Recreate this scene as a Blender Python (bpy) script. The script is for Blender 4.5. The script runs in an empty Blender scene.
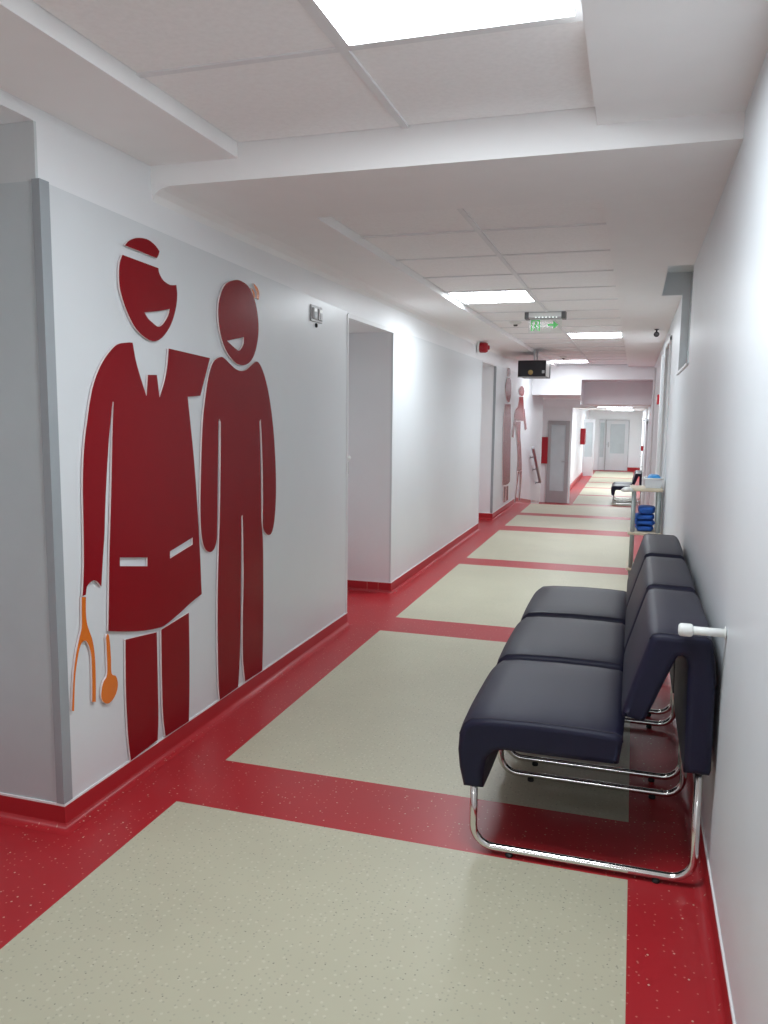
import bpy, bmesh, math, random
from mathutils import Vector, Matrix
random.seed(4)
SC = bpy.context.scene
COL = SC.collection

# ------------------------------------------------------------------ helpers
def tag(o, label=None, cat=None, group=None, kind=None):
    if label: o['label'] = label
    if cat: o['category'] = cat
    if group: o['group'] = group
    if kind: o['kind'] = kind
    return o

def link(o, parent=None):
    COL.objects.link(o)
    if parent is not None: o.parent = parent
    return o

def empty(name, loc, label, cat, group=None):
    o = bpy.data.objects.new(name, None)
    o.location = loc; o.empty_display_size = .1
    link(o); tag(o, label, cat, group)
    return o

class MB:
    """Collects shapes of one part."""
    def __init__(s): s.bm = bmesh.new()
    def box(s, x0, x1, y0, y1, z0, z1, mi=0):
        v = [s.bm.verts.new(p) for p in ((x0,y0,z0),(x1,y0,z0),(x1,y1,z0),(x0,y1,z0),(x0,y0,z1),(x1,y0,z1),(x1,y1,z1),(x0,y1,z1))]
        for f in ((3,2,1,0),(4,5,6,7),(0,1,5,4),(1,2,6,5),(2,3,7,6),(3,0,4,7)):
            s.bm.faces.new([v[i] for i in f]).material_index = mi
        return s
    def frame_z(s, x0, x1, y0, y1, w, z0, z1):
        """one-piece rectangular rim lying flat"""
        R = []
        for d, z in ((0,z0),(w,z0),(w,z1),(0,z1)):
            R.append([s.bm.verts.new(p) for p in ((x0+d,y0+d,z),(x1-d,y0+d,z),(x1-d,y1-d,z),(x0+d,y1-d,z))])
        for i in range(4):
            A, B = R[i], R[(i+1)%4]
            for k in range(4): s.bm.faces.new((A[k],A[(k+1)%4],B[(k+1)%4],B[k]))
        return s
    def quad(s, pts, mi=0):
        f = s.bm.faces.new([s.bm.verts.new(p) for p in pts]); f.material_index = mi
        return s
    def tube(s, pts, r, n=12, mi=0, cap=True):
        pts = [Vector(p) for p in pts]
        rings = []; up = None
        for i, p in enumerate(pts):
            a = pts[max(i-1,0)]; b = pts[min(i+1,len(pts)-1)]
            t = (b-a).normalized()
            if up is None:
                up = Vector((0,0,1)) if abs(t.z) < .9 else Vector((0,1,0))
            sd = t.cross(up).normalized(); up = sd.cross(t).normalized()
            rr = r[i] if isinstance(r,(list,tuple)) else r
            rings.append([s.bm.verts.new(p + rr*(math.cos(k*2*math.pi/n)*sd + math.sin(k*2*math.pi/n)*up)) for k in range(n)])
        for A, B in zip(rings, rings[1:]):
            for k in range(n):
                f = s.bm.faces.new((A[k],A[(k+1)%n],B[(k+1)%n],B[k])); f.smooth = True; f.material_index = mi
        if cap:
            for ring, rev in ((rings[0],False),(rings[-1],True)):
                f = s.bm.faces.new(ring if rev else ring[::-1]); f.material_index = mi
        return s
    def lathe(s, prof, c, axis='z', n=24, mi=0):
        """prof: list of (radius, height) revolved about an axis through c"""
        rings = []
        for r, h in prof:
            ring = []
            for k in range(n):
                a = 2*math.pi*k/n
                p = (r*math.cos(a), r*math.sin(a), h)
                if axis == 'x': p = (h, p[0], p[1])
                if axis == 'y': p = (p[1], h, p[0])
                ring.append(s.bm.verts.new((c[0]+p[0], c[1]+p[1], c[2]+p[2])))
            rings.append(ring)
        for A, B in zip(rings, rings[1:]):
            for k in range(n):
                f = s.bm.faces.new((A[k],A[(k+1)%n],B[(k+1)%n],B[k])); f.smooth = True; f.material_index = mi
        s.bm.faces.new(rings[0][::-1]).material_index = mi
        s.bm.faces.new(rings[-1]).material_index = mi
        return s
    def prism_y(s, poly, y0, y1, mi=0):
        """(x,z) outline pushed along y"""
        A = [s.bm.verts.new((x,y0,z)) for x,z in poly]; B = [s.bm.verts.new((x,y1,z)) for x,z in poly]
        n = len(poly)
        s.bm.faces.new(A).material_index = mi; s.bm.faces.new(B[::-1]).material_index = mi
        for k in range(n):
            s.bm.faces.new((A[k],B[k],B[(k+1)%n],A[(k+1)%n])).material_index = mi
        return s
    def build(s, name, mats, parent=None, bevel=0, seg=2, smooth=False):
        bmesh.ops.recalc_face_normals(s.bm, faces=s.bm.faces)
        me = bpy.data.meshes.new(name); s.bm.to_mesh(me); s.bm.free()
        for m in (mats if isinstance(mats,(list,tuple)) else [mats]): me.materials.append(m)
        o = bpy.data.objects.new(name, me); link(o, parent)
        if bevel:
            b = o.modifiers.new('bevel','BEVEL'); b.width = bevel; b.segments = seg; b.limit_method = 'ANGLE'; b.angle_limit = math.radians(35)
        if smooth:
            for p in me.polygons: p.use_smooth = True
        return o

def struct(mb, name, mats, bevel=0):
    return tag(mb.build(name, mats, None, bevel), kind='structure')

def catmull(pts, step=6):
    """closed outline (a, b, corner flag) smoothed between its corners"""
    n = len(pts); out = []
    for i in range(n):
        p1, p2 = pts[i], pts[(i+1)%n]
        p0 = pts[i-1] if not p1[2] else p1
        p3 = pts[(i+2)%n] if not p2[2] else p2
        if p1[2] and p2[2]: out.append(p1[:2]); continue
        for k in range(step):
            t = k/step
            out.append(tuple(.5*(2*p1[j]+(p2[j]-p0[j])*t+(2*p0[j]-5*p1[j]+4*p2[j]-p3[j])*t*t+(3*p1[j]-p0[j]-3*p2[j]+p3[j])*t**3) for j in (0,1)))
    return out

def cutout(name, loops, x, thick, face, edge, parent=None):
    """flat sheet cut to outlines in (y, z), standing proud of a wall plane at x by `thick`"""
    cu = bpy.data.curves.new('outline','CURVE'); cu.dimensions = '2D'; cu.fill_mode = 'BOTH'; cu.extrude = thick/2
    for lp in loops:
        pts = catmull(lp)
        sp = cu.splines.new('POLY'); sp.points.add(len(pts)-1); sp.use_cyclic_u = True
        for q, (a, b) in zip(sp.points, pts): q.co = (a, b, 0, 1)
    tmp = bpy.data.objects.new('outline', cu); COL.objects.link(tmp)
    bpy.context.view_layer.update()
    me = bpy.data.meshes.new_from_object(tmp.evaluated_get(bpy.context.evaluated_depsgraph_get()))
    bpy.data.objects.remove(tmp); bpy.data.curves.remove(cu)
    me.name = name
    me.transform(Matrix(((0,0,1,x+thick/2),(1,0,0,0),(0,1,0,0),(0,0,0,1))))
    me.materials.clear(); me.materials.append(face); me.materials.append(edge)
    me.update()
    for p in me.polygons: p.material_index = 0 if abs(p.normal.x) > .5 else 1; p.use_smooth = False
    o = bpy.data.objects.new(name, me); link(o, parent)
    return o

def copy_tree(o, parent=None):
    c = o.copy(); COL.objects.link(c); c.parent = parent
    for ch in [x for x in bpy.data.objects if x.parent == o]: copy_tree(ch, c)
    return c

# ------------------------------------------------------------------ materials
def mat(name, col, rough=.5, metal=0, coat=0, spec=.5, noise=0, nscale=8, bump=0, bscale=200, trans=0, alpha=1, ior=1.45):
    m = bpy.data.materials.new(name); m.use_nodes = True
    nt = m.node_tree; b = nt.nodes['Principled BSDF']
    b.inputs['Base Color'].default_value = (*col,1); b.inputs['Roughness'].default_value = rough
    b.inputs['Metallic'].default_value = metal; b.inputs['Specular IOR Level'].default_value = spec
    b.inputs['Coat Weight'].default_value = coat; b.inputs['Coat Roughness'].default_value = .08
    b.inputs['Transmission Weight'].default_value = trans; b.inputs['Alpha'].default_value = alpha; b.inputs['IOR'].default_value = ior
    tc = nt.nodes.new('ShaderNodeTexCoord')
    if noise:
        n = nt.nodes.new('ShaderNodeTexNoise'); n.inputs['Scale'].default_value = nscale; n.inputs['Detail'].default_value = 4
        nt.links.new(tc.outputs['Object'], n.inputs['Vector'])
        r = nt.nodes.new('ShaderNodeMapRange'); r.inputs['From Min'].default_value = .3; r.inputs['From Max'].default_value = .7
        r.inputs['To Min'].default_value = 1-noise; r.inputs['To Max'].default_value = 1+noise
        nt.links.new(n.outputs['Fac'], r.inputs['Value'])
        h = nt.nodes.new('ShaderNodeHueSaturation'); h.inputs['Color'].default_value = (*col,1)
        nt.links.new(r.outputs['Result'], h.inputs['Value']); nt.links.new(h.outputs['Color'], b.inputs['Base Color'])
    if bump:
        n = nt.nodes.new('ShaderNodeTexNoise'); n.inputs['Scale'].default_value = bscale; n.inputs['Detail'].default_value = 3
        nt.links.new(tc.outputs['Object'], n.inputs['Vector'])
        bp = nt.nodes.new('ShaderNodeBump'); bp.inputs['Strength'].default_value = bump; bp.inputs['Distance'].default_value = .002
        nt.links.new(n.outputs['Fac'], bp.inputs['Height']); nt.links.new(bp.outputs['Normal'], b.inputs['Normal'])
    return m

def vinyl(name, col, flecks, rough=.42):
    """sheet vinyl with scattered chips: flecks = [(colour, scale, share), ...]"""
    m = mat(name, col, rough); nt = m.node_tree; b = nt.nodes['Principled BSDF']
    tc = nt.nodes['Texture Coordinate']
    nz = nt.nodes.new('ShaderNodeTexNoise'); nz.inputs['Scale'].default_value = 3
    nt.links.new(tc.outputs['Object'], nz.inputs['Vector'])
    mr = nt.nodes.new('ShaderNodeMapRange'); mr.inputs['To Min'].default_value = .93; mr.inputs['To Max'].default_value = 1.07
    nt.links.new(nz.outputs['Fac'], mr.inputs['Value'])
    hs = nt.nodes.new('ShaderNodeHueSaturation'); hs.inputs['Color'].default_value = (*col,1)
    nt.links.new(mr.outputs['Result'], hs.inputs['Value'])
    last = hs.outputs['Color']
    for i, (fc, sc, share, size) in enumerate(flecks):
        mp = nt.nodes.new('ShaderNodeMapping'); mp.inputs['Location'].default_value = (i*3.7, i*1.3, .37)
        nt.links.new(tc.outputs['Object'], mp.inputs['Vector'])
        v = nt.nodes.new('ShaderNodeTexVoronoi'); v.inputs['Scale'].default_value = sc; v.distance = 'MINKOWSKI'; v.inputs['Exponent'].default_value = 1.2
        v.voronoi_dimensions = '2D'
        nt.links.new(mp.outputs['Vector'], v.inputs['Vector'])
        lt = nt.nodes.new('ShaderNodeMath'); lt.operation = 'LESS_THAN'; lt.inputs[1].default_value = size
        nt.links.new(v.outputs['Distance'], lt.inputs[0])
        sep = nt.nodes.new('ShaderNodeSeparateColor'); nt.links.new(v.outputs['Color'], sep.inputs['Color'])
        l2 = nt.nodes.new('ShaderNodeMath'); l2.operation = 'LESS_THAN'; l2.inputs[1].default_value = share
        nt.links.new(sep.outputs['Red'], l2.inputs[0])
        mu = nt.nodes.new('ShaderNodeMath'); mu.operation = 'MULTIPLY'
        nt.links.new(lt.outputs[0], mu.inputs[0]); nt.links.new(l2.outputs[0], mu.inputs[1])
        mx = nt.nodes.new('ShaderNodeMix'); mx.data_type = 'RGBA'
        nt.links.new(mu.outputs[0], mx.inputs['Factor']); nt.links.new(last, mx.inputs['A'])
        mx.inputs['B'].default_value = (*fc,1); last = mx.outputs['Result']
    nt.links.new(last, b.inputs['Base Color'])
    return m

def glow(name, col, strength):
    m = bpy.data.materials.new(name); m.use_nodes = True; nt = m.node_tree
    b = nt.nodes['Principled BSDF']; b.inputs['Base Color'].default_value = (.8,.8,.8,1)
    b.inputs['Emission Color'].default_value = (*col,1); b.inputs['Emission Strength'].default_value = strength
    return m

M = dict(
    wall   = mat('white_paint', (.86,.875,.89), .40, noise=.015, nscale=3, bump=.04),
    panel  = mat('white_laminate', (.71,.74,.76), .34, noise=.015, nscale=2),
    rwall  = mat('white_gloss_paint', (.765,.81,.84), .43, noise=.02, nscale=2.5, bump=.04),
    ceil   = mat('ceiling_paint', (.93,.93,.93), .8, noise=.01),
    tile   = mat('mineral_tile', (.95,.95,.95), .9, noise=.03, nscale=60, bump=.2, bscale=300),
    tbar   = mat('grid_white', (.82,.83,.84), .5, noise=.01),
    gap    = mat('shadow_gap', (.16,.16,.17), .8),
    grey   = mat('grey_guard', (.33,.36,.38), .4, noise=.02),
    recess = mat('grey_recess', (.80,.83,.85), .6, noise=.02),
    trimw  = mat('white_trim', (.78,.79,.80), .4, noise=.01),
    seal   = mat('sealant', (.82,.80,.80), .5),
    red    = vinyl('red_vinyl', (.42,.020,.027), [((.55,.17,.14), 42, .30, .13), ((.62,.45,.35), 30, .10, .10)], .38),
    cream  = vinyl('cream_vinyl', (.535,.515,.385), [((.44,.425,.32), 60, .35, .2), ((.60,.58,.455), 45, .3, .22), ((.27,.265,.20), 38, .13, .10)], .42),
    mred   = mat('mural_red', (.235,.007,.012), .27, coat=.0, spec=.12, noise=.02),
    morange= mat('mural_orange', (.72,.17,.015), .25, coat=.2, noise=.02),
    medge  = mat('sheet_edge', (.80,.70,.70), .5),
    leather= mat('navy_leatherette', (.014,.014,.033), .43, spec=.25, noise=.06, nscale=12, bump=.35, bscale=420),
    seam   = mat('navy_seam', (.016,.014,.028), .5, noise=.05),
    chrome = mat('chrome', (.72,.70,.68), .13, metal=1, noise=.02),
    steel  = mat('brushed_steel', (.45,.45,.46), .3, metal=1, noise=.04),
    black  = mat('black_plastic', (.012,.012,.016), .35, noise=.05),
    sock = mat('light_grey_plastic', (.52,.53,.54), .4, noise=.02),
    endface = mat('shaded_laminate', (.52,.575,.59), .45, noise=.02),  # laminate of the bay end face, its shade put into the grey
    reveal = mat('shaded_reveal', (.62,.655,.66), .5, noise=.02),  # plaster above it, toned down for the shade in the bay
    dgrey = mat('dark_grey_plastic', (.13,.13,.135), .45, noise=.03),
    rubber = mat('black_rubber', (.02,.02,.02), .7, noise=.05),
    plasticw = mat('white_plastic', (.80,.82,.80), .3, noise=.01),
    greyp  = mat('grey_plastic', (.42,.43,.44), .4, noise=.02),
    redp   = mat('red_plastic', (.36,.008,.018), .3, noise=.03),
    wood   = mat('beige_board', (.62,.55,.42), .45, noise=.08, nscale=9),
    post   = mat('grey_green_metal', (.28,.31,.30), .4, metal=.3, noise=.04),
    blue   = mat('blue_fabric', (.018,.10,.42), .7, noise=.2, nscale=25, bump=.5, bscale=60),
    ltblue = mat('light_blue_film', (.04,.28,.62), .4, noise=.15, nscale=30, bump=.4, bscale=80),
    basket = mat('translucent_basket', (.82,.86,.90), .35, noise=.02, alpha=.85),
    doorw  = mat('white_door', (.66,.68,.70), .35, noise=.01),
    alu    = mat('grey_aluminium', (.42,.42,.43), .4, metal=.4, noise=.02),
    frost  = mat('frosted_glass', (.52,.58,.60), .25, noise=.04, nscale=4),
    green  = mat('green_print', (.12,.62,.16), .4, noise=.03),
    acryl  = mat('clear_acrylic', (.92,.97,.95), .05, trans=1, ior=1.2),
    yellow = mat('amber_lens', (.45,.32,.12), .25, noise=.05),
    lamp   = glow('lamp_diffuser', (.91,.985,1.035), 27.0),
    led    = glow('sign_led', (.8,1,.95), 1.5),
)
# outlines of the wall figures: (along the wall, height, corner flag)
MURAL={
 'cap1': [[(2.612,2.048,1),(2.637,2.069,0),(2.687,2.09,0),(2.755,2.099,0),(2.807,2.088,0),(2.838,2.07,1),(2.832,2.056,1),(2.819,2.04,1)]] ,
 'head1': [[(2.595,2.012,1),(2.828,2.004,1),(2.833,1.986,0),(2.856,1.965,0),(2.893,1.954,0),(2.921,1.953,0),(2.956,1.959,1),(2.961,1.919,0),(2.949,1.866,0),(2.912,1.799,0),(2.853,1.744,0),(2.791,1.719,0),(2.73,1.726,0),(2.663,1.758,0),(2.609,1.819,0),(2.576,1.884,0),(2.571,1.939,0),(2.578,1.981,0)],[(2.725,1.822,1),(2.823,1.839,0),(2.902,1.857,1),(2.888,1.827,0),(2.849,1.79,0),(2.815,1.778,0),(2.776,1.79,0),(2.747,1.803,0)]] ,
 'coat1': [[(2.644,1.701,1),(2.612,1.699,0),(2.548,1.686,0),(2.493,1.649,0),(2.446,1.601,0),(2.407,1.54,0),(2.383,1.477,0),(2.366,1.414,0),(2.351,1.355,0),(2.339,1.286,0),(2.33,1.187,0),(2.327,1.088,0),(2.324,0.988,0),(2.321,0.917,0),(2.314,0.847,0),(2.308,0.803,1),(2.326,0.804,1),(2.335,0.833,0),(2.363,0.846,0),(2.386,0.841,0),(2.413,0.815,1),(2.426,0.909,0),(2.44,1.001,0),(2.447,1.074,0),(2.459,1.177,0),(2.481,1.331,0),(2.499,1.423,0),(2.511,1.479,1),(2.517,1.479,1),(2.506,1.382,0),(2.493,1.226,0),(2.479,1.07,0),(2.464,0.913,0),(2.453,0.755,0),(2.444,0.642,1),(2.545,0.614,0),(2.656,0.588,0),(2.755,0.572,0),(2.818,0.57,0),(2.928,0.593,0),(3.022,0.618,0),(3.115,0.637,1),(3.112,0.686,0),(3.108,0.791,0),(3.101,0.894,0),(3.086,1.087,0),(3.068,1.25,0),(3.039,1.435,0),(3.027,1.509,1),(3.132,1.515,1),(3.22,1.683,1),(2.888,1.699,1),(2.876,1.631,0),(2.853,1.567,0),(2.815,1.501,1),(2.8,1.589,1),(2.738,1.586,1),(2.725,1.504,1),(2.686,1.58,0),(2.661,1.637,0)],[(2.527,0.903,1),(2.704,0.873,1),(2.702,0.838,1),(2.526,0.87,1)],[(2.866,0.871,1),(3.046,0.903,1),(3.045,0.872,1),(2.865,0.841,1)]] ,
 'legL1': [[(2.546,0.582,1),(2.756,0.556,1),(2.756,0.464,0),(2.755,0.307,0),(2.753,0.192,0),(2.744,0.104,1),(2.558,0.094,1),(2.546,0.189,0),(2.54,0.33,0),(2.541,0.448,0)]] ,
 'legR1': [[(2.788,0.558,1),(3.004,0.578,1),(3.002,0.392,0),(2.996,0.226,0),(2.987,0.093,1),(2.801,0.096,1),(2.787,0.201,0),(2.785,0.35,0),(2.786,0.455,0)]] ,
 'fork1': [[(2.304,0.801,1),(2.326,0.796,1),(2.323,0.748,0),(2.326,0.705,0),(2.338,0.67,0),(2.354,0.63,0),(2.364,0.566,0),(2.364,0.479,0),(2.36,0.402,1),(2.34,0.408,1),(2.344,0.486,0),(2.344,0.572,0),(2.335,0.613,0),(2.314,0.642,0),(2.288,0.631,0),(2.267,0.578,0),(2.253,0.515,0),(2.242,0.409,1),(2.231,0.415,1),(2.24,0.486,0),(2.249,0.55,0),(2.265,0.612,0),(2.283,0.658,0),(2.298,0.696,0),(2.301,0.754,0)]] ,
 'spoon1': [[(2.438,0.633,1),(2.446,0.627,0),(2.452,0.594,0),(2.455,0.54,0),(2.456,0.478,0),(2.48,0.46,0),(2.491,0.433,0),(2.486,0.403,0),(2.464,0.379,0),(2.433,0.37,0),(2.406,0.383,0),(2.392,0.408,0),(2.395,0.434,0),(2.407,0.461,0),(2.429,0.481,0),(2.432,0.546,0),(2.431,0.6,0),(2.43,0.622,0)]] ,
 'head2': [[(3.469,2.059,0),(3.368,2.022,0),(3.31,1.945,0),(3.301,1.864,0),(3.325,1.785,0),(3.372,1.725,0),(3.447,1.682,0),(3.525,1.669,0),(3.608,1.689,0),(3.666,1.74,0),(3.702,1.82,0),(3.706,1.897,0),(3.676,1.981,0),(3.615,2.041,0),(3.548,2.061,0)],[(3.378,1.772,1),(3.547,1.804,1),(3.541,1.768,0),(3.5,1.737,0),(3.461,1.744,0),(3.418,1.758,0)]] ,
 'wave2a': [[(3.658,2.072,1),(3.7,2.057,0),(3.72,2.031,0),(3.711,2.001,1),(3.688,2.005,1),(3.688,2.033,0),(3.666,2.055,0)]] ,
 'wave2b': [[(3.629,2.047,1),(3.665,2.03,0),(3.673,2.0,1),(3.654,2.006,1),(3.643,2.027,0)]] ,
 'body2': [[(3.322,1.695,0),(3.262,1.676,0),(3.226,1.64,0),(3.197,1.581,0),(3.172,1.501,0),(3.15,1.41,0),(3.137,1.31,0),(3.126,1.184,0),(3.117,1.058,0),(3.116,0.957,0),(3.128,0.878,0),(3.152,0.835,0),(3.194,0.814,0),(3.231,0.822,0),(3.256,0.859,0),(3.263,0.924,0),(3.274,1.109,0),(3.288,1.403,1),(3.296,1.414,1),(3.309,1.403,1),(3.304,1.239,0),(3.289,0.974,0),(3.274,0.816,0),(3.262,0.672,0),(3.256,0.555,0),(3.252,0.438,0),(3.252,0.26,0),(3.256,0.15,0),(3.264,0.093,1),(3.448,0.096,1),(3.46,0.158,0),(3.477,0.317,0),(3.486,0.503,0),(3.492,0.626,0),(3.498,0.808,0),(3.501,0.942,1),(3.516,0.945,1),(3.519,0.805,0),(3.518,0.621,0),(3.506,0.435,0),(3.502,0.247,0),(3.513,0.154,0),(3.525,0.099,1),(3.72,0.096,1),(3.731,0.247,0),(3.738,0.445,0),(3.74,0.577,0),(3.74,0.771,0),(3.728,0.863,0),(3.722,0.923,0),(3.721,1.071,0),(3.715,1.291,0),(3.707,1.4,1),(3.724,1.41,1),(3.735,1.291,0),(3.742,1.144,0),(3.743,0.995,0),(3.738,0.877,0),(3.751,0.837,0),(3.802,0.806,0),(3.847,0.814,0),(3.88,0.874,0),(3.9,0.995,0),(3.901,1.133,0),(3.886,1.286,0),(3.863,1.406,0),(3.832,1.51,0),(3.796,1.592,0),(3.752,1.656,0),(3.708,1.692,0),(3.671,1.695,0),(3.622,1.674,0),(3.566,1.649,0),(3.511,1.642,0),(3.459,1.649,0),(3.408,1.668,0),(3.359,1.688,0)]] ,
 'cap3': [[(11.959,2.125,0),(12.148,2.125,0),(12.191,2.062,0),(12.098,2.01,0),(11.954,2.008,0),(11.899,2.069,0)]] ,
 'head3': [[(12.015,1.989,0),(12.257,1.957,0),(12.324,1.784,0),(12.201,1.649,0),(12.028,1.635,0),(11.875,1.686,0),(11.781,1.811,0),(11.854,1.94,0)]] ,
 'body3': [[(11.753,1.595,1),(12.286,1.602,1),(12.376,1.386,0),(12.42,1.027,0),(12.472,0.48,0),(12.38,0.407,0),(12.159,0.391,0),(11.8,0.409,1),(11.747,0.468,0),(11.694,0.751,0),(11.679,1.05,0),(11.683,1.388,0)]] ,
 'legL3': [[(11.846,0.386,1),(12.061,0.372,1),(12.064,0.136,1),(11.863,0.148,1)]] ,
 'legR3': [[(12.105,0.368,1),(12.314,0.358,1),(12.328,0.139,1),(12.12,0.144,1)]] ,
 'head4': [[(13.484,1.916,0),(13.748,1.891,0),(13.836,1.838,0),(13.739,1.774,0),(13.487,1.756,0),(13.268,1.781,0),(13.187,1.831,0),(13.28,1.881,0)]] ,
 'torso4': [[(13.227,1.733,1),(13.71,1.744,1),(13.806,1.578,0),(13.798,1.381,0),(13.77,1.344,1),(12.89,1.356,1),(12.746,1.419,0),(12.853,1.522,0),(13.091,1.576,0),(13.208,1.667,0)]] ,
 'armL4': [[(12.77,1.38,1),(12.902,1.375,1),(12.705,1.087,1),(12.544,1.102,1)]] ,
 'armR4': [[(13.869,1.554,1),(13.971,1.53,1),(14.29,1.2,1),(14.137,1.177,1),(13.893,1.381,0)]] ,
 'skirt4': [[(12.894,1.338,1),(13.497,1.333,1),(13.501,1.091,0),(13.658,0.89,0),(13.805,0.584,0),(13.826,0.494,1),(13.244,0.525,1),(13.272,0.784,0),(13.125,1.052,0)]] ,
 'legL4': [[(13.299,0.512,1),(13.496,0.499,1),(13.307,0.248,0),(13.154,0.007,1),(13.014,0.034,1),(13.213,0.281,0)]] ,
 'legR4': [[(13.605,0.496,1),(13.847,0.488,1),(13.809,0.256,0),(13.684,0.003,1),(13.538,0.005,1),(13.621,0.271,0)]] ,
}
# ------------------------------------------------------------------ the room (metres; y runs down the corridor)
XL, XU, XR = -1.8245, -1.840, .281         # face of the left cladding, plaster above it, right wall
LOW = -.82                                  # level of the far corridor
Z1, Z2, ZT1, ZT2 = 2.39, 2.31, 2.445, 2.355 # soffits and tile planes of the two ceiling zones
YB = 2.83                                   # where the ceiling steps down
SK = .086
def zfloor(y):
    if y < 13.25: return 0
    if y < 15.3: return -.12*(y-13.25)
    return max(LOW, -.246-(y-15.3)*.41)

# floor: red vinyl with cream inlaid fields
f = MB()
def fl(x0,x1,y0,y1,mi,z0=0,z1=None):
    z1 = z0 if z1 is None else z1
    f.quad(((x0,y0,z0),(x1,y0,z0),(x1,y1,z1),(x0,y1,z1)), mi)
CX0, CX1 = -1.57, .046
fields = [(-4.66,-2.53),(-2.15,-.02),(.36,2.488),(2.865,5.008),(5.378,7.56),(7.91,10.0),(10.43,11.63),(11.93,13.2)]
fl(-3.0,CX0,-5,13.25,0); fl(CX1,.6,-5,13.25,0)
y = -5
for a, b in fields:
    fl(CX0,CX1,y,a,0); fl(CX0,CX1,a,b,1); y = b
fl(CX0,CX1,y,13.25,0)
fl(-1.9,.6,13.25,15.3,0,0,-.246)
z = -.246; y = 15.3
for k in range(4):                         # steps down to the far corridor
    nz = z-.1435; f.quad(((-1.9,y,z),(.6,y,z),(.6,y,nz),(-1.9,y,nz)),0)
    z = nz; fl(-1.9,.6,y,y+.35,0,z); y += .35
y0 = y
fl(-2.7,-1.44,y0,36,0,LOW); fl(.03,.6,y0,36,0,LOW)
lowf = [(17.2,18.6),(18.9,20.85),(21.1,23.4),(23.65,25.9),(26.15,28.05),(28.3,30.35),(30.6,33.9)]
y = y0
for a, b in lowf:
    fl(-1.44,.03,y,a,0,LOW); fl(-1.44,.03,a,b,1,LOW); y = b
fl(-1.44,.03,y,36,0,LOW)
floor = struct(f, 'floor', [M['red'], M['cream']])

# left wall: plaster, laminate cladding up to head height, two door niches and the bay at its start
w = MB()
DW = -2.5
segs = [(2.2,5.05),(6.09,9.9),(10.95,16.9)]
for a, b in segs:
    w.box(DW,XU,a,b,-1.2,2.7,0)
def clad(a, b, za, zb, top0, top1):
    """cladding board with a level or slightly falling top edge"""
    pts = [(XU,a,za),(XL,a,za),(XL,b,zb),(XU,b,zb),(XU,a,top0),(XL,a,top0),(XL,b,top1),(XU,b,top1)]
    v = [w.bm.verts.new(p) for p in pts]
    for q in ((3,2,1,0),(4,5,6,7),(0,1,5,4),(1,2,6,5),(2,3,7,6),(3,0,4,7)): w.bm.faces.new([v[i] for i in q]).material_index = 1
clad(2.2,5.05,SK,SK,2.165,2.10)
clad(6.09,9.9,SK,SK,2.10,2.10); clad(10.95,13.25,SK,SK,2.11,2.11); clad(13.25,16.9,SK,SK-.44,2.11,2.11)
w.box(DW,XU,5.05,6.09,2.075,2.7,0)          # heads over the niches
w.box(DW,XU,9.9,10.95,2.095,2.7,0)
w.box(DW,XU,-.4,2.2,2.345,2.7,0)            # head over the bay
w.box(DW-.1,DW,-.4,16.9,-1.2,2.7,0)         # back of bay and niches
w.box(DW-.1,XU,-5,-.4,-1.2,2.7,0)
# end face of the cladded wall in the bay: laminate below, plaster above, both greyed for the bay's shade
w.box(DW,XL,2.188,2.1995,SK,2.165,2)
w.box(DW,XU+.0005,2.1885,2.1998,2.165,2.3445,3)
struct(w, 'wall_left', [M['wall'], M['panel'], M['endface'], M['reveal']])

t = MB(); t.box(XL-.028,XL+.003,2.183,2.188,SK+.008,2.17); t.box(XL+.0003,XL+.003,2.188,2.228,SK+.008,2.17)
struct(t, 'trim_1', M['grey'], .001)        # corner guard
t = MB()                                     # white edge trim round the first niche
t.box(XL,XL+.004,5.03,5.052,SK,2.09); t.box(XL,XL+.004,5.0525,6.10,2.066,2.095)
struct(t, 'trim_2', M['trimw'])
t = MB(); t.box(XL,XL+.004,9.885,9.902,SK,2.10); t.box(XL,XL+.004,9.9025,10.96,2.088,2.105)
struct(t, 'trim_3', M['trimw'])
t = MB(); t.box(XL-.03,XL+.004,10.945,10.95,SK,2.09); struct(t,'trim_4',M['grey'])
# crown: soft fillet where the plaster meets the lowered ceiling
t = MB(); t.prism_y([(XU-.02,Z2+.02),(XU-.02,Z2-.055),(XU,Z2-.05),(XU+.012,Z2-.025),(XU+.04,Z2-.008),(XU+.075,Z2),(XU+.075,Z2+.02)], YB+.004, 14.98)
struct(t, 'trim_5', M['ceil'])

# right wall with a high window pocket and a door niche
r = MB()
r.box(XR,XR+.4,-5,5.05,-.1,2.7); r.box(XR,XR+.4,5.05,6.25,-.1,1.76); r.box(XR,XR+.4,6.25,7.70,-.1,2.7)
r.box(XR,XR+.4,7.70,8.75,2.125,2.7); r.box(XR,XR+.4,8.75,16,-1.2,2.7); r.box(XR,XR+.4,16,36,-1.2,2.4)
r.box(XR+.3,XR+.4,7.7,8.75,-.1,2.2)
r.box(XR+.075,XR+.4,5.05,6.25,1.761,2.46,1)
r.box(XR+.001,XR+.075,6.235,6.2495,1.761,2.46,1); r.box(XR+.001,XR+.075,5.0505,5.06,1.761,2.46,1)
struct(r, 'wall_right', [M['rwall'], M['recess']])
r = MB(); r.box(XR+.055,XR+.074,5.07,6.225,1.78,2.45); win = struct(r, 'window_1', M['frost'])
r = MB(); r.box(XR-.012,XR+.05,5.03,6.26,1.745,1.7605); struct(r, 'trim_6', M['trimw'], .002)
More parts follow.
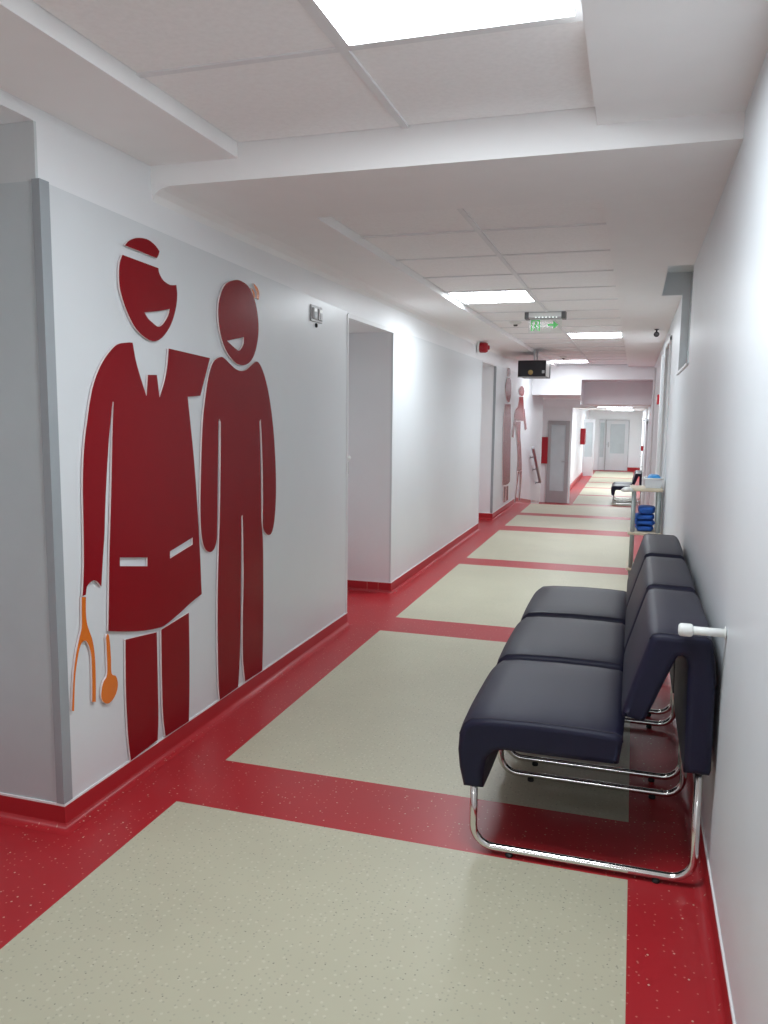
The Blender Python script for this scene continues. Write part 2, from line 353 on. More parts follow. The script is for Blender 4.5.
# closed door in the right niche
r = MB(); r.box(XR+.14,XR+.18,7.78,8.67,.005,2.05); d = struct(r,'door_2',M['alu'])
r = MB(); r.tube([(XR+.14,8.58,1.0),(XR+.08,8.58,1.0),(XR+.08,8.46,1.0)],.009); r.build('door_handle',M['steel'],d)
r = MB()
for a,b in ((7.70,7.78),(8.67,8.75)): r.box(XR+.12,XR+.20,a,b,.0,2.125)
r.box(XR+.12,XR+.20,7.78,8.67,2.05,2.125); struct(r,'trim_7',M['alu'])
r = MB(); r.box(XR-.02,XR,7.66,7.705,0,2.15); r.box(XR-.02,XR,8.75,8.80,0,2.15); r.box(XR-.02,XR,7.66,8.80,2.12,2.165); struct(r,'trim_8',M['trimw'],.003)
r = MB(); r.box(XR-.035,XR,9.30,9.42,.09,2.10); struct(r,'trim_9',M['trimw'],.004)
r = MB(); r.box(XR-.03,XR,13.4,13.6,.0,2.2); struct(r,'trim_10',M['trimw'],.004)
for k, yy in enumerate((18.4,20.6,26.0)):   # door casings along the far corridor
    r = MB(); r.box(XR-.05,XR,yy,yy+.10,LOW,LOW+2.15); r.box(XR-.05,XR,yy+.95,yy+1.05,LOW,LOW+2.15); r.box(XR-.05,XR,yy,yy+1.05,LOW+2.1,LOW+2.2)
    struct(r,'trim_%d'%(11+k),M['trimw'],.004)
    r = MB(); r.box(XR-.012,XR,yy+.1,yy+.95,LOW+.005,LOW+2.1); dd = struct(r,'door_%d'%(6+k),M['doorw'])
    r = MB(); r.tube([(XR-.012,yy+.2,LOW+1.02),(XR-.07,yy+.2,LOW+1.02),(XR-.07,yy+.32,LOW+1.02)],.01); r.build('door_handle',M['steel'],dd)

# wall behind the camera
r = MB(); r.box(-3.1,.7,-5.1,-5,-.1,2.7); struct(r,'wall_back',M['wall'])

# coved skirting: red vinyl turned up the wall with a pale sealed top edge
PROF = [(0,SK+.007,1),(.005,SK+.007,1),(.0055,SK,0),(.0062,.026,0),(.009,.014,0),(.015,.006,0),(.026,.0022,0),(.040,.0008,0)]
def skirt(name, path, zf=lambda y:0):
    """path of (x, y) with the room on its right-hand side"""
    bm = bmesh.new(); n = len(path); rings = []
    P = [Vector((a,b)) for a,b in path]
    for i in range(n):
        ds = []
        if i > 0: ds.append((P[i]-P[i-1]).normalized())
        if i < n-1: ds.append((P[i+1]-P[i]).normalized())
        ns = [Vector((d.y,-d.x)) for d in ds]
        m = ns[0] if len(ns)==1 else (ns[0]+ns[1])/(1+ns[0].dot(ns[1]))
        rings.append([bm.verts.new((P[i].x+m.x*o, P[i].y+m.y*o, z+zf(P[i].y))) for o,z,_ in PROF])
    for A,B in zip(rings,rings[1:]):
        for k in range(len(PROF)-1):
            fc = bm.faces.new((A[k],B[k],B[k+1],A[k+1])); fc.material_index = 1 if PROF[k][2] and k < 2 and PROF[k+1][2] or k==1 else 0
            fc.smooth = k > 2
    me = bpy.data.meshes.new(name); bm.normal_update(); bm.to_mesh(me); bm.free()
    me.materials.append(M['red']); me.materials.append(M['seal'])
    o = bpy.data.objects.new(name, me); link(o); tag(o, kind='structure')
    return o
skirt('baseboard_left', [(DW,-.4),(DW,2.188),(XL,2.188),(XL,5.05),(DW,5.05),(DW,6.09),(XL,6.09),(XL,9.9),(DW,9.9),(DW,10.95),(XL,10.95),(XL,13.25),(XL,15.3)], lambda y: zfloor(y))
skirt('baseboard_right', [(XR,7.69),(XR,-4.9)])
skirt('baseboard_right_far', [(XR,13.2),(XR,8.81)])

# ceilings
c = MB()
A0, A1 = -1.465, -.163                       # near coffer
c.box(-3.1,A0,-5,YB,Z1,2.75); c.box(A1,.7,-5,YB,Z1,2.75)
B0, B1, BY0, BY1 = -1.40, -.165, 3.45, 14.98 # far coffer
c.box(-2.6,.7,YB,BY0,Z2,2.75)
c.box(-2.6,B0,BY0,BY1,Z2,2.75)
c.box(B1,.14,BY0,BY1,Z2,2.75); c.box(.14,.7,BY0,5.03,Z2,2.75); c.box(.14,.7,6.25,BY1,Z2,2.75)
c.box(.14,.145,5.035,6.245,Z2+.001,2.47,3); c.box(.14,.36,6.245,6.2495,Z2+.001,2.47,3); c.box(.14,.36,5.0305,5.035,Z2+.001,2.47,3); c.box(.14,.7,5.03,6.25,2.47,2.75,3)
lamps = [(-.814,-.166,1.56,2.19,ZT1),(-.814,-.166,-1.59,-.96,ZT1),(-.814,-.166,-3.48,-2.85,ZT1)]
LX = (-.7825)
def tiles(xs, ys, zt, skip):
    for i in range(len(xs)-1):
        for j in range(len(ys)-1):
            if (i,j) in skip: continue
            c.box(xs[i]+.004,xs[i+1]-.004,ys[j]+.004,ys[j+1]-.004,zt+random.uniform(-.0012,.0012),zt+.02,1)
    for x in xs[1:-1]: c.box(x-.013,x+.013,ys[0],ys[-1],zt-.007,zt+.004,2)
    for yv in ys[1:-1]: c.box(xs[0],xs[-1],yv-.012,yv+.012,zt-.006,zt+.004,2)
    c.box(xs[0],xs[-1],ys[0],ys[-1],zt+.02,zt+.05,4)
ya = [YB-.63*k for k in range(12,-1,-1)]; ya = [-5]+[v for v in ya if v > -4.9]
xa = [A0,-.814,A1]
la = [(1,len(ya)-3),(1,len(ya)-11)]
tiles(xa,ya,ZT1,la)
yb = [BY0]+[4.07+.645*k for k in range(17)]+[BY1]
xb = [B0,-.785,B1]
lb = [(0,4),(1,9),(0,16)]
tiles(xb,yb,ZT2,lb)
# step down to the far corridor
c.box(-2.6,-.95,15.0,15.2,1.81,2.75,5); c.box(-.95,.7,15.0,15.2,2.085,2.75,5)
c.box(-2.6,-.95,15.2,24.2,1.81,1.95,5); c.box(-.95,.7,15.2,16.0,2.085,2.3,5)
c.box(-.95,.7,16.0,16.2,1.655,2.3,5); c.box(-.97,-.9505,15.2,36,1.64,2.75,5)
c.box(-.95,.7,16.2,36,1.655,1.8,0); c.box(-2.6,-.96,19.4,19.6,1.64,1.9,5); c.box(-1.9,-.96,24,36,1.655,1.8,0)
struct(c,'ceiling',[M['ceil'],M['tile'],M['tbar'],M['recess'],M['gap'],M['wall']])

# far corridor
q = MB(); q.box(-2.7,-2.6,15.0,24.2,-1,2.2)
q.box(-2.6,-2.14,21.1,21.2,LOW,1.81); q.box(-1.58,-1.53,21.1,21.2,LOW,1.81); q.box(-2.14,-1.58,21.1,21.2,1.31,1.81)
q.box(-2.6,-1.82,24.0,24.1,LOW,1.81); q.box(-2.0,-1.82,24.1,36,-1,2.0)
struct(q,'wall_far_left',M['wall'])
q = MB(); q.box(-2.0,-1.42,34.6,34.7,LOW,1.8); q.box(-1.42,-.2,34.6,34.7,1.28,1.8); q.box(-.2,.7,34.6,34.7,LOW,1.8); q.box(-1.42,-1.32,34.6,34.7,LOW,1.3)
q.box(-1.42,-.2,34.9,35,LOW,1.8)
struct(q,'wall_end',M['wall'])
q = MB(); q.box(-.21,.28,34.56,34.6,LOW,LOW+.15); struct(q,'baseboard_end',M['red'])
q = MB(); q.box(-1.82,-1.775,24.1,30.8,LOW,LOW+.14); struct(q,'baseboard_far_left',M['red'],.01)
q = MB(); q.box(-1.82,-1.79,24.1,24.35,LOW+.14,LOW+2.1); struct(q,'trim_14',M['grey'])

def leaf(name, x0, x1, yv, z0, z1, fm, gm, fw, gz0, gz1, th=.05, hx=None):
    """glazed door leaf facing down the corridor"""
    b = MB(); b.box(x0,x0+fw,yv,yv+th,z0,z1); b.box(x1-fw,x1,yv,yv+th,z0,z1); b.box(x0+fw,x1-fw,yv,yv+th,gz1,z1); b.box(x0+fw,x1-fw,yv,yv+th,z0,gz0)
    o = struct(b,name,fm,.004)
    b = MB(); b.box(x0+fw,x1-fw,yv+th*.4,yv+th*.6,gz0,gz1); b.build('glass_pane',gm,o)
    if hx is not None:
        b = MB(); b.box(hx-.02,hx+.02,yv-.008,yv,z0+.95,z0+1.17); b.tube([(hx,yv,z0+1.08),(hx,yv-.05,z0+1.08),(hx-.12,yv-.05,z0+1.08)],.01); b.build('door_handle',M['steel'],o)
    return o
leaf('door_3',-2.13,-1.585,21.05,LOW+.01,1.30,M['alu'],M['frost'],.09,LOW+.32,1.19,.05,-1.63)
leaf('door_4',-1.10,-.21,34.56,LOW+.01,1.27,M['doorw'],M['frost'],.16,LOW+.72,1.10,.05,-1.0)
leaf('door_5',-1.40,-1.14,34.56,LOW+.01,1.27,M['doorw'],M['frost'],.05,LOW+.55,1.15)
b = MB(); b.box(-1.14,-1.10,34.5,34.6,LOW,1.28); struct(b,'trim_15',M['alu'])
leaf('window_2',-1.82,-1.42,31.0,LOW,1.30,M['doorw'],M['frost'],.06,LOW+.72,1.18)

# open door lying back against the side of the first niche
b = MB(); b.box(-2.45,-1.90,5.07,5.11,.01,2.05); d1 = struct(b,'door_1',M['doorw'])
b = MB(); b.box(-1.90,-1.872,5.135,5.205,1.03,1.11); b.tube([(-1.885,5.11,1.075),(-1.885,5.17,1.075)],.012); b.build('lock_case',M['steel'],d1)
b = MB(); b.lathe([(.0,0),(.013,.003),(.016,.01),(.013,.018),(0,.022)],(-1.875,5.19,1.142),'x',14); b.build('door_stop',M['plasticw'],d1)

# ------------------------------------------------------------------ ceiling lamps
def lampthing(x0,x1,y0,y1,z,label):
    e = empty('ceiling_light',((x0+x1)/2,(y0+y1)/2,z),label,'ceiling light','recessed ceiling light panels')
    hx, hy = (x1-x0)/2-.003, (y1-y0)/2-.003; fw = .024
    b = MB(); b.frame_z(-hx,hx,-hy,hy,fw,-.009,.02)
    b.build('frame',M['tbar'],e)
    b = MB(); b.quad(((-hx+fw,-hy+fw,-.004),(-hx+fw,hy-fw,-.004),(hx-fw,hy-fw,-.004),(hx-fw,-hy+fw,-.004)))
    o = b.build('diffuser',M['lamp'],e)
    for p in o.data.polygons:
        if p.normal.z > 0: p.flip()
    return e
lampthing(xa[1],xa[2],ya[-3],ya[-2],ZT1,'big bright light panel in the raised ceiling before the beam')
lampthing(xa[1],xa[2],ya[-11],ya[-10],ZT1,'added fill light panel in the ceiling at the back wall, out of view')  # unseen fill panel, added behind the camera
lampthing(xb[0],xb[1],yb[4],yb[5],ZT2,'bright light panel beside the wall, between the beam and the exit sign')
lampthing(xb[1],xb[2],yb[9],yb[10],ZT2,'light panel in the tiled ceiling just beyond the exit sign')
lampthing(xb[0],xb[1],yb[16],yb[17],ZT2,'light panel behind the black ceiling box, at the end of the tiled ceiling')
lampthing(-.85,-.05,25.0,26.2,1.655-.012,'light panel in the low ceiling of the far corridor')
lampthing(-.85,-.05,18.6,19.25,1.655-.012,'added fill light panel in the far corridor just past the ceiling step')  # fill panel added to brighten the far corridor
lampthing(-.85,-.05,30.4,31.6,1.655-.012,'added fill light panel in the far corridor before the end door')  # another fill panel added for the far corridor's end

# ------------------------------------------------------------------ wall murals
TH = .008
def mural(name, y, label, parts, group=None):
    e = empty(name,(XL,y,1.1),label,'wall art',group); inv = Vector((-XL,-y,-1.1))
    for pn, key, fm, lb in parts:
        o = cutout(pn,MURAL[key],XL+.003,TH,M[fm],M['medge'],e); o.location = inv
        if lb: o['label'] = lb
    return e
mural('mural_figure',2.9,'dark red cut-out figure on wall in buttoned coat and tie, holding an orange tool',
 [('cap','cap1','mred',None),('head','head1','mred',None),('coat','coat1','mred',None),('leg','legL1','mred',None),('leg','legR1','mred',None),
  ('forked_tool','fork1','morange','orange forked tool'),('round_ended_strap','spoon1','morange','orange strap with a round end')])
mural('mural_figure',3.6,'plain dark red cut-out figure with orange lines by its head, arms hanging down',
 [('head','head2','mred',None),('body','body2','mred',None),('motion_line','wave2a','morange','orange curved line'),('motion_line','wave2b','morange','orange curved line')])
mural('mural_figure',12,'red cut-out figure on the far wall right after the second doorway',
 [('cap','cap3','mred',None),('head','head3','mred',None),('body','body3','mred',None),('leg','legL3','mred',None),('leg','legR3','mred',None)])
mural('mural_figure',13.2,'slim red cut-out walking figure on the far wall next to the sloping handrail',
 [('head','head4','mred',None),('torso','torso4','mred',None),('arm','armL4','mred',None),('arm','armR4','mred',None),('skirt','skirt4','mred',None),('leg','legL4','mred',None),('leg','legR4','mred',None)])

# ------------------------------------------------------------------ bench chairs
def arc(cx,cz,r,a0,a1,n=7):
    return [(cx+r*math.cos(math.radians(a0+(a1-a0)*k/n)), cz+r*math.sin(math.radians(a0+(a1-a0)*k/n))) for k in range(n+1)]
SEAT = [(-.482,.238),(-.497,.30),(-.503,.36),(-.498,.412),(-.484,.447),(-.458,.468),(-.40,.476),(-.25,.481),(-.10,.480),(-.012,.476),(.006,.468),(.010,.452),(.002,.383),(-.004,.379),(-.10,.377),(-.355,.376),(-.385,.369),(-.408,.340),(-.417,.30),(-.417,.24)]
BACK = [(.003,.545),(.006,.538),(.066,.524),(.071,.527),(.149,.728),(.157,.740),(.168,.742),(.179,.735),(.185,.718),(.190,.382),(.263,.382),(.267,.40),(.264,.66),(.252,.775),(.246,.794),(.232,.803),(.10,.806),(.082,.800),(.074,.785),(.045,.690)]
WD = .68
def pad(poly, name, parent, puff):
    """upholstered pad: outline pushed across the chair's width, edges rolled, faces slightly crowned"""
    fine = []
    for i, p in enumerate(poly):                # long edges get extra points so that they shade evenly
        q = poly[(i+1)%len(poly)]; m = max(1, int(math.dist(p,q)/.035))
        fine += [(p[0]+(q[0]-p[0])*k/m, p[1]+(q[1]-p[1])*k/m) for k in range(m)]
    poly = fine
    bm = bmesh.new(); n = len(poly); N = 14; rings = []
    pts = [Vector(p) for p in poly]
    nor = []
    area = sum(pts[i].x*pts[(i+1)%n].y-pts[(i+1)%n].x*pts[i].y for i in range(n))
    sg = 1 if area > 0 else -1
    for i in range(n):
        d = (pts[(i+1)%n]-pts[i-1]).normalized(); nor.append(Vector((d.y,-d.x))*sg)
    R = .024
    ys = [0,.002,.006,.011,.017,.024] + [R+(WD-2*R)*k/N for k in range(1,N)] + [WD-.024,WD-.017,WD-.011,WD-.006,WD-.002,WD]
    for yv in ys:
        e = min(yv, WD-yv)
        inset = R-math.sqrt(max(0,R*R-(R-min(e,R))**2))
        crown = puff*(1-(abs(yv-WD/2)/(WD/2))**4)
        rings.append([bm.verts.new((pts[i].x+nor[i].x*(crown*(1 if nor[i].y>.2 else .25)-inset*.8), yv, pts[i].y+nor[i].y*(crown*(1 if nor[i].y>.2 else .25)-inset*.8))) for i in range(n)])
    for A,B in zip(rings,rings[1:]):
        for k in range(n):
            bm.faces.new((A[k],A[(k+1)%n],B[(k+1)%n],B[k])).smooth = True
    bm.faces.new(rings[0]); bm.faces.new(rings[-1][::-1])
    bmesh.ops.recalc_face_normals(bm, faces=bm.faces)
    me = bpy.data.meshes.new(name); bm.to_mesh(me); bm.free(); me.materials.append(M['leather'])
    o = bpy.data.objects.new(name, me); link(o, parent)
    return o
def seams(poly, i0, i1, parent):
    for yv in (.017, WD-.017):
        pts = [(poly[i][0], yv, poly[i][1]) for i in range(i0,i1+1)]
        MB().tube([Vector(p) for p in pts], .0035, 8).build('seam',M['seam'],parent)
    return parent
def make_chair():
    e = empty('padded_chair',(0,0,0),'-','chair')
    s = pad(SEAT,'seat',e,.012); seams(SEAT,3,11,s)
    k = pad(BACK,'backrest',e,.008); seams(BACK,12,18,k)
    for yo in (.045,.625):
        z0 = .0245; r = .0125; rc = .07
        path = [(-.452,yo,.30)] + [(x,yo,z) for x,z in arc(-.452+rc,z0+rc,rc,180,270)] + [(x,yo,z) for x,z in arc(.237-rc,z0+rc,rc,270,360)] + [(.237,yo,.44)]
        b = MB(); b.tube(path,r,14); lg = b.build('leg_loop',M['chrome'],e)
        for gx in (-.33,.13): MB().lathe([(.012,0),(.013,.006),(.010,.014)],(gx,yo,0),'z',12).build('glide',M['rubber'],lg)
    for px_, pz_ in ((.225,.42),(-.45,.30)): MB().tube([(px_,.045,pz_),(px_,.625,pz_)],.0115,12).build('crossbar',M['steel'],e)
    return e
ch = make_chair()
spots = [(0,2.46,0,'dark violet padded chair at the end of the row, beside the white wall peg'),
         (0,3.19,0,'dark violet padded chair in the middle of the row of three'),
         (0,3.925,0,'dark violet padded chair furthest along the row, next to the trolley'),
         (0,21.3,LOW,'small dark chair in the far corridor, first of the two, seen past the trolley'),
         (0,22.05,LOW,'small dark chair in the far corridor, mostly hidden behind another chair')]
for i,(x,y,z,lb) in enumerate(spots):
    o = ch if i == 0 else copy_tree(ch)
    o.location = (x,y,z); o['label'] = lb
    o['group'] = 'row of padded chairs by the right wall' if i < 3 else 'chairs in the far corridor'

# ------------------------------------------------------------------ things on walls and ceiling
e = empty('wall_peg',(XR,2.438,.832),'short white plastic peg with a cap sticking out of the wall above a chair','wall peg')
b = MB(); b.tube([(0,0,0),(-.11,0,0)],.0125,16); b.build('rod',M['plasticw'],e)
b = MB(); b.lathe([(.0,-.132),(.013,-.131),(.0180,-.127),(.0192,-.120),(.0192,-.098),(.017,-.093),(.013,-.091)],(0,0,0),'x',18); b.build('end_cap',M['plasticw'],e)
b = MB(); b.lathe([(.020,-.004),(.017,-.006),(.012,-.007)],(0,0,0),'x',18); b.build('wall_plate',M['plasticw'],e)

e = empty('socket_box',(XL,4.49,2.02),'small grey twin socket box high on the wall beside the first doorway','socket')
b = MB(); b.box(0,.008,-.088,.088,-.045,.05); b.build('back_plate',M['sock'],e,.004)
for yy in (-.042,.042):
    b = MB(); b.box(.008,.015,yy-.032,yy+.032,-.032,.035); k = b.build('socket',M['sock'],e,.006)
    b = MB(); b.box(.015,.018,yy-.022,yy+.022,.012,.031); b.build('white_tab',M['plasticw'],k,.002)
    b = MB(); b.box(.015,.017,yy-.012,yy+.012,-.028,.010); b.build('slot',M['greyp'],k)
b = MB(); b.lathe([(.013,0),(.013,.006),(.009,.010),(0,.011)],(0,.0,-.062),'x',14); b.build('button',M['black'],e)

e = empty('alarm_sounder',(XL,9.62,2.235),'red round fire alarm sounder high on the wall before the second doorway','fire alarm')
b = MB(); b.box(0,.02,-.075,.075,-.06,.06); b.build('base',M['plasticw'],e,.006)
b = MB(); b.lathe([(.058,.02),(.062,.035),(.062,.085),(.052,.11),(.03,.118),(0,.12)],(0,0,0),'x',24); b.build('horn',M['redp'],e)
b = MB(); b.lathe([(.028,.118),(.024,.135),(0,.14)],(0,0,0),'x',16); b.build('beacon',M['redp'],e)

e = empty('exit_sign',(-.80,7.36,ZT2),'exit sign with green pictograms hanging below the ceiling tiles','exit sign')
b = MB(); b.box(-.145,.145,-.05,.05,-.060,0); b.build('housing',M['greyp'],e,.004)
for s in (-1,1):
    b = MB(); b.box(s*.16-.018,s*.16+.018,-.058,.058,-.066,.0); b.build('end_cap',M['dgrey'],e,.004)
b = MB(); b.box(-.142,.142,-.0515,-.0505,-.05,-.012); b.build('reflector',M['plasticw'],e)
for k in range(7): MB().box(-.085+k*.03,-.075+k*.03,-.0525,-.0516,-.058,-.05).build('led',M['led'],e)
pl = MB(); pl.box(-.145,.145,-.004,.004,-.185,-.058); pl = pl.build('sign_plate',M['acryl'],e)
b = MB()  # running figure, door and arrow
yq = -.006
def gq(pts): b.quad([(p[0],yq,p[1]) for p in pts])
gq([(-.125,-.07),(-.045,-.07),(-.045,-.082),(-.125,-.082)]); gq([(-.125,-.082),(-.112,-.082),(-.112,-.165),(-.125,-.165)]); gq([(-.058,-.082),(-.045,-.082),(-.045,-.165),(-.058,-.165)])
b.bm.faces.new([b.bm.verts.new((-.082+.011*math.cos(k*.5236),yq,-.096+.011*math.sin(k*.5236))) for k in range(12)])
gq([(-.098,-.11),(-.076,-.108),(-.074,-.138),(-.094,-.138)]); gq([(-.094,-.136),(-.086,-.136),(-.098,-.165),(-.107,-.163)]); gq([(-.084,-.136),(-.075,-.136),(-.062,-.160),(-.070,-.164)]); gq([(-.076,-.11),(-.074,-.117),(-.060,-.126),(-.060,-.119)])
b.build('escape_pictogram',M['green'],pl)
b = MB()
gq([(.02,-.105),(.07,-.105),(.07,-.125),(.02,-.125)]); b.bm.faces.new([b.bm.verts.new(p) for p in ((.07,yq,-.08),(.07,yq,-.15),(.115,yq,-.115))])
b.build('arrow',M['green'],pl)

def detector(x,y,z,label):
    e = empty('smoke_detector',(x,y,z),label,'smoke detector')
    b = MB(); b.lathe([(.058,0),(.058,-.012),(.050,-.022),(.021,-.026)],(0,0,0)); b.build('base',M['plasticw'],e)
    b = MB(); b.lathe([(.020,-.02),(.021,-.032),(.016,-.042),(0,-.043)],(0,0,0)); b.build('sensing_head',M['dgrey'],e)
detector(-1.17,8.1,ZT2,'round smoke detector on the ceiling tile beside the exit sign')
detector(-1.12,13.0,ZT2,'round smoke detector on the ceiling above the black box')

e = empty('security_camera',(.165,8.6,Z2),'small black security camera under the ceiling near the right wall','camera')
b = MB(); b.lathe([(.022,0),(.022,-.006),(.008,-.01),(.008,-.03)],(0,0,0),'z',14); b.build('mount',M['black'],e)
b = MB(); b.tube([(0,-.05,-.055),(0,.06,-.045)],.026,16); b.build('housing',M['black'],e)
b = MB(); b.lathe([(.018,-.056),(.014,-.062),(0,-.063)],(0,0,-.055),'y',14); b.build('lens',M['gap'],e)

e = empty('display_box',(-1.385,11.4,2.085),'black display box with a round amber lens hanging under the ceiling','display box')
b = MB(); b.box(-.195,.185,-.11,.55,-.115,.105); b.build('casing',M['black'],e,.006)
b = MB(); b.box(.185,.192,-.10,.30,-.11,.10); b.build('side_panel',M['plasticw'],e,.002)
b = MB(); b.box(-.197,.187,-.112,-.10,-.128,-.115); b.build('bottom_strip',M['greyp'],e)
b = MB(); b.lathe([(.034,-.111),(.034,-.118),(.026,-.124),(0,-.126)],(-.02,0,-.058),'y',18); b.build('lens',M['yellow'],e)
b = MB(); b.box(.135,.17,-.113,-.11,-.07,-.03); b.build('indicator',M['steel'],e)
for yy in (.12,.45):
    b = MB(); b.tube([(0,yy,.105),(0,yy,ZT2-2.085)],.011,10); b.build('ceiling_rod',M['trimw'],e)

e = empty('call_point',(XR,10.45,1.65),'small red fire call point box on the right wall past the door','call point')
b = MB(); b.box(-.006,0,-.05,.05,-.05,.05); b.build('mounting_plate',M['greyp'],e)
b = MB(); b.box(-.035,-.006,-.06,.06,-.06,.06); b.build('casing',M['redp'],e,.006)
b = MB(); b.box(-.038,-.035,-.03,.03,-.03,.03); b.build('push_plate',M['plasticw'],e,.001)
e = empty('call_point',(XR-.05,20.65,.66),'tiny dark red call point on a door casing in the far corridor','call point')
b = MB(); b.box(-.006,0,-.05,.05,-.05,.05); b.build('mounting_plate',M['greyp'],e)
b = MB(); b.box(-.06,-.006,-.06,.06,-.06,.06); b.build('casing',M['redp'],e,.006)
b = MB(); b.box(-.064,-.06,-.03,.03,-.03,.03); b.build('push_plate',M['greyp'],e,.001)

e = empty('hydrant_cabinet',(-2.19,21.097,.54),'tall red fire cabinet on the wall beside the glazed metal door','fire cabinet')
b = MB(); b.box(-.09,.08,-.12,0,-.34,.34); b.build('casing',M['redp'],e,.006)
b = MB(); b.box(-.078,.068,-.126,-.12,-.325,.325); b.build('door',M['redp'],e,.003)
e = empty('hydrant_cabinet',(-1.817,29.5,.70),'red fire cabinet standing out from the far corridor wall before the white glazed screen','fire cabinet')
b = MB(); b.box(0,.16,-.3,.3,-.28,.28); b.build('casing',M['redp'],e,.006)
b = MB(); b.box(.16,.166,-.28,.28,-.26,.26); b.build('door',M['redp'],e,.003)

e = empty('handrail',(XL,15.9,.44),'short sloping steel handrail on brackets beside the steps down','handrail')
p0, p1 = Vector((.075,-1.15,.415)), Vector((.075,.25,-.32))
b = MB(); b.tube([p0,p1],.028,14); b.build('rail',M['steel'],e)
for tt in (.18,.52,.93):
    p = p0.lerp(p1,tt); b = MB(); b.tube([(0,p.y,p.z-.06),(.05,p.y,p.z-.06),(.075,p.y,p.z)],.012,10); b.lathe([(.035,0),(.035,.006),(.03,.009)],(0,p.y,p.z-.06),'x',14); b.build('bracket',M['steel'],e)

# ------------------------------------------------------------------ trolley and what lies on it
TX0, TX1, TY0, TY1 = -.005, .262, 7.30, 7.62
e = empty('trolley',(.13,7.46,0),'beige-shelved service trolley with grey posts against the right wall past the chairs','trolley')
def tl(b,name,m,bev=0): o = b.build(name,m,e,bev); o.location = (-.13,-7.46,0); return o
for zz in (.09,.41,.795):
    b = MB(); b.box(TX0-.012,TX1,TY0,TY1,zz,zz+.028); tl(b,'shelf',M['wood'],.008)
for xx in (TX0+.028,TX1-.03):
    for yy in (TY0+.02,TY1-.02):
        b = MB(); b.tube([(xx,yy,.06),(xx,yy,.80)],.019,12); tl(b,'post',M['post'])
        b = MB(); b.box(xx-.016,xx+.016,yy-.012,yy+.012,.03,.066); cs = tl(b,'caster',M['steel'])
        b = MB(); b.lathe([(0,-.012),(.026,-.012),(.03,-.006),(.03,.006),(.026,.012),(0,.012)],(xx,yy,.03),'x',16); b.build('wheel',M['rubber'],cs)
b = MB(); b.tube([(TX0+.02,TY0+.01,.80),(TX0-.02,TY0-.005,.812),(TX0-.055,TY0,.806),(TX0-.075,TY0+.03,.798)],[.012,.024,.022,.012],12)
b = tl(b,'grip',M['plasticw'])

e = empty('storage_basket',(.18,7.45,.825),'white plastic basket on the top shelf of the trolley','basket')
b = MB()
def ring(s,z): return [(-.075*s,-.11*s,z),(.075*s,-.11*s,z),(.075*s,.11*s,z),(-.075*s,.11*s,z)]
r0, r1, q0, q1 = ring(.86,0), ring(1,.082), ring(.96,.082), ring(.82,.006)
for A,B in ((r0,r1),(r1,q0),(q0,q1)):
    for k in range(4): b.quad((A[k],A[(k+1)%4],B[(k+1)%4],B[k]))
b.quad(r0); b.quad(q1); b.build('tub',M['basket'],e)
b = MB()
for k in range(4):
    A = [Vector(p)*1 for p in ring(1.02,.082)]; b.tube([A[k],A[(k+1)%4]],.006,8)
b.build('rim',M['plasticw'],e)
rnd = random.Random(9)
def crumple(name, c, sx, sy, sz, m, label, cat, group, seed, top=1.0):
    """soft folded bundle"""
    rr = random.Random(seed); bm = bmesh.new(); bmesh.ops.create_icosphere(bm, subdivisions=4, radius=1)
    ph = [(Vector((rr.uniform(-1,1),rr.uniform(-1,1),rr.uniform(-1,1))).normalized(), rr.uniform(3,9), rr.uniform(0,6)) for _ in range(9)]
    for v in bm.verts:
        p = v.co.copy(); d = sum(math.sin(p.dot(a)*fq+o) for a,fq,o in ph)/9
        q = Vector([math.copysign(abs(t)**.55, t) for t in p]); q *= 1+.17*d
        v.co = Vector((q.x*sx, q.y*sy, min(max(-sz, q.z*sz), top*sz)))
    me = bpy.data.meshes.new(name); bm.to_mesh(me); bm.free(); me.materials.append(m)
    for p in me.polygons: p.use_smooth = True
    o = bpy.data.objects.new(name, me); link(o); o.location = (c[0],c[1],c[2]+sz); tag(o,label,cat,group); return o
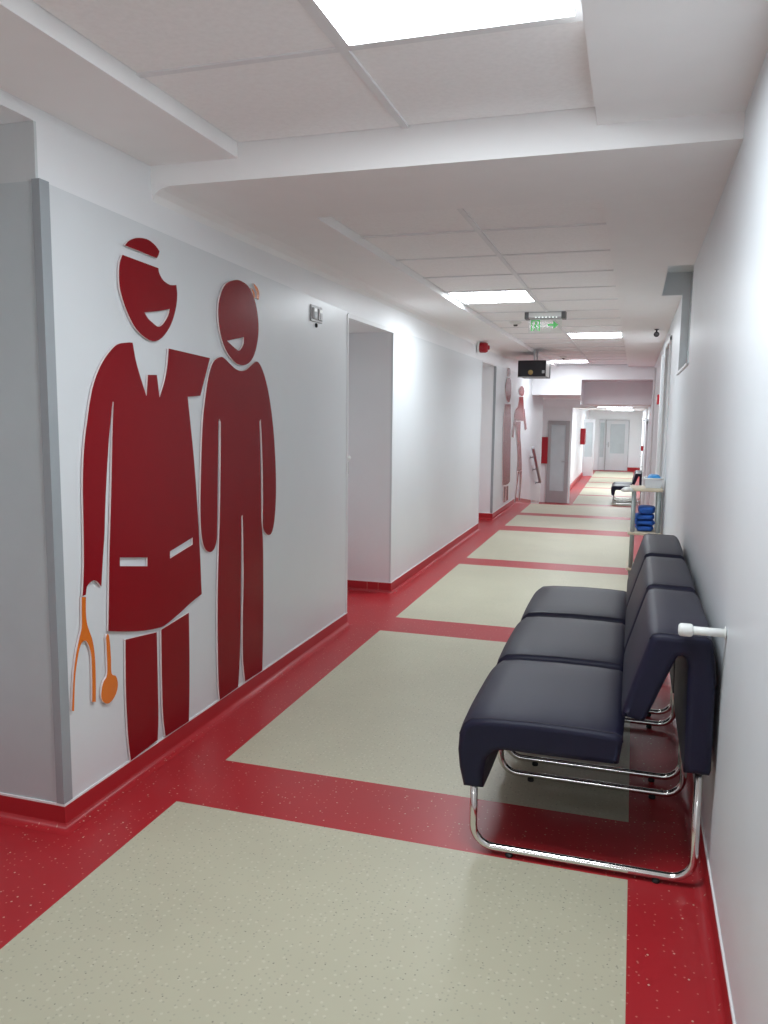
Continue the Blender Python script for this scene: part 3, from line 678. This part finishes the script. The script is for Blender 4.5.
crumple('shoe_cover_heap',(.182,7.45,.834),.056,.080,.052,M['ltblue'],'light blue disposable covers heaped in the white basket','disposable covers',None,3,1.4)
for k,(dz,lb,sx,sx0) in enumerate(((.441,'blue folded cloth bundle at the bottom of the pile on the trolley',.075,.125),(.491,'blue folded cloth bundle second in the pile on the trolley',.085,.122),(.541,'blue folded cloth bundle third in the pile on the trolley',.085,.118),(.591,'dark blue crumpled cloth on top of the pile on the trolley',.07,.135))):
    crumple('folded_cloth',(sx0,7.45,dz),sx,.11,.0235 if k<3 else .035,M['blue'],lb,'folded cloth','blue cloths on the middle shelf',20+k,1.0 if k<3 else 1.3)

# ------------------------------------------------------------------ light from the world beyond, camera, colour
wd = bpy.data.worlds.new('world'); SC.world = wd; wd.use_nodes = True
wd.node_tree.nodes['Background'].inputs['Color'].default_value = (.8,.85,.9,1)
wd.node_tree.nodes['Background'].inputs['Strength'].default_value = .05

cam = bpy.data.cameras.new('camera'); co = bpy.data.objects.new('camera', cam); COL.objects.link(co)
F_PX, YAW, PITCH, ROLL = 801.5, .3003, -.123, .0113
cy, sy, cp, sp = math.cos(YAW), math.sin(YAW), math.cos(PITCH), math.sin(PITCH)
F = Vector((-sy*cp, cy*cp, sp)); R = Vector((cy, sy, 0)); U = R.cross(F)
Rr = math.cos(ROLL)*R + math.sin(ROLL)*U; Ur = -math.sin(ROLL)*R + math.cos(ROLL)*U
co.matrix_world = Matrix(((Rr.x,Ur.x,-F.x,0),(Rr.y,Ur.y,-F.y,0),(Rr.z,Ur.z,-F.z,1.45),(0,0,0,1)))
cam.sensor_fit = 'VERTICAL'; cam.sensor_height = 36; cam.lens = 36*F_PX/1024; cam.clip_end = 200; cam.clip_start = .02
SC.camera = co
vs = SC.view_settings
vs.view_transform = 'Standard'; vs.look = 'None'; vs.gamma = 1; vs.use_curve_mapping = False; vs.exposure = 0
SC.cycles.use_denoising = True; SC.cycles.max_bounces = 12; SC.cycles.diffuse_bounces = 8
SC.cycles.sample_clamp_indirect = 6
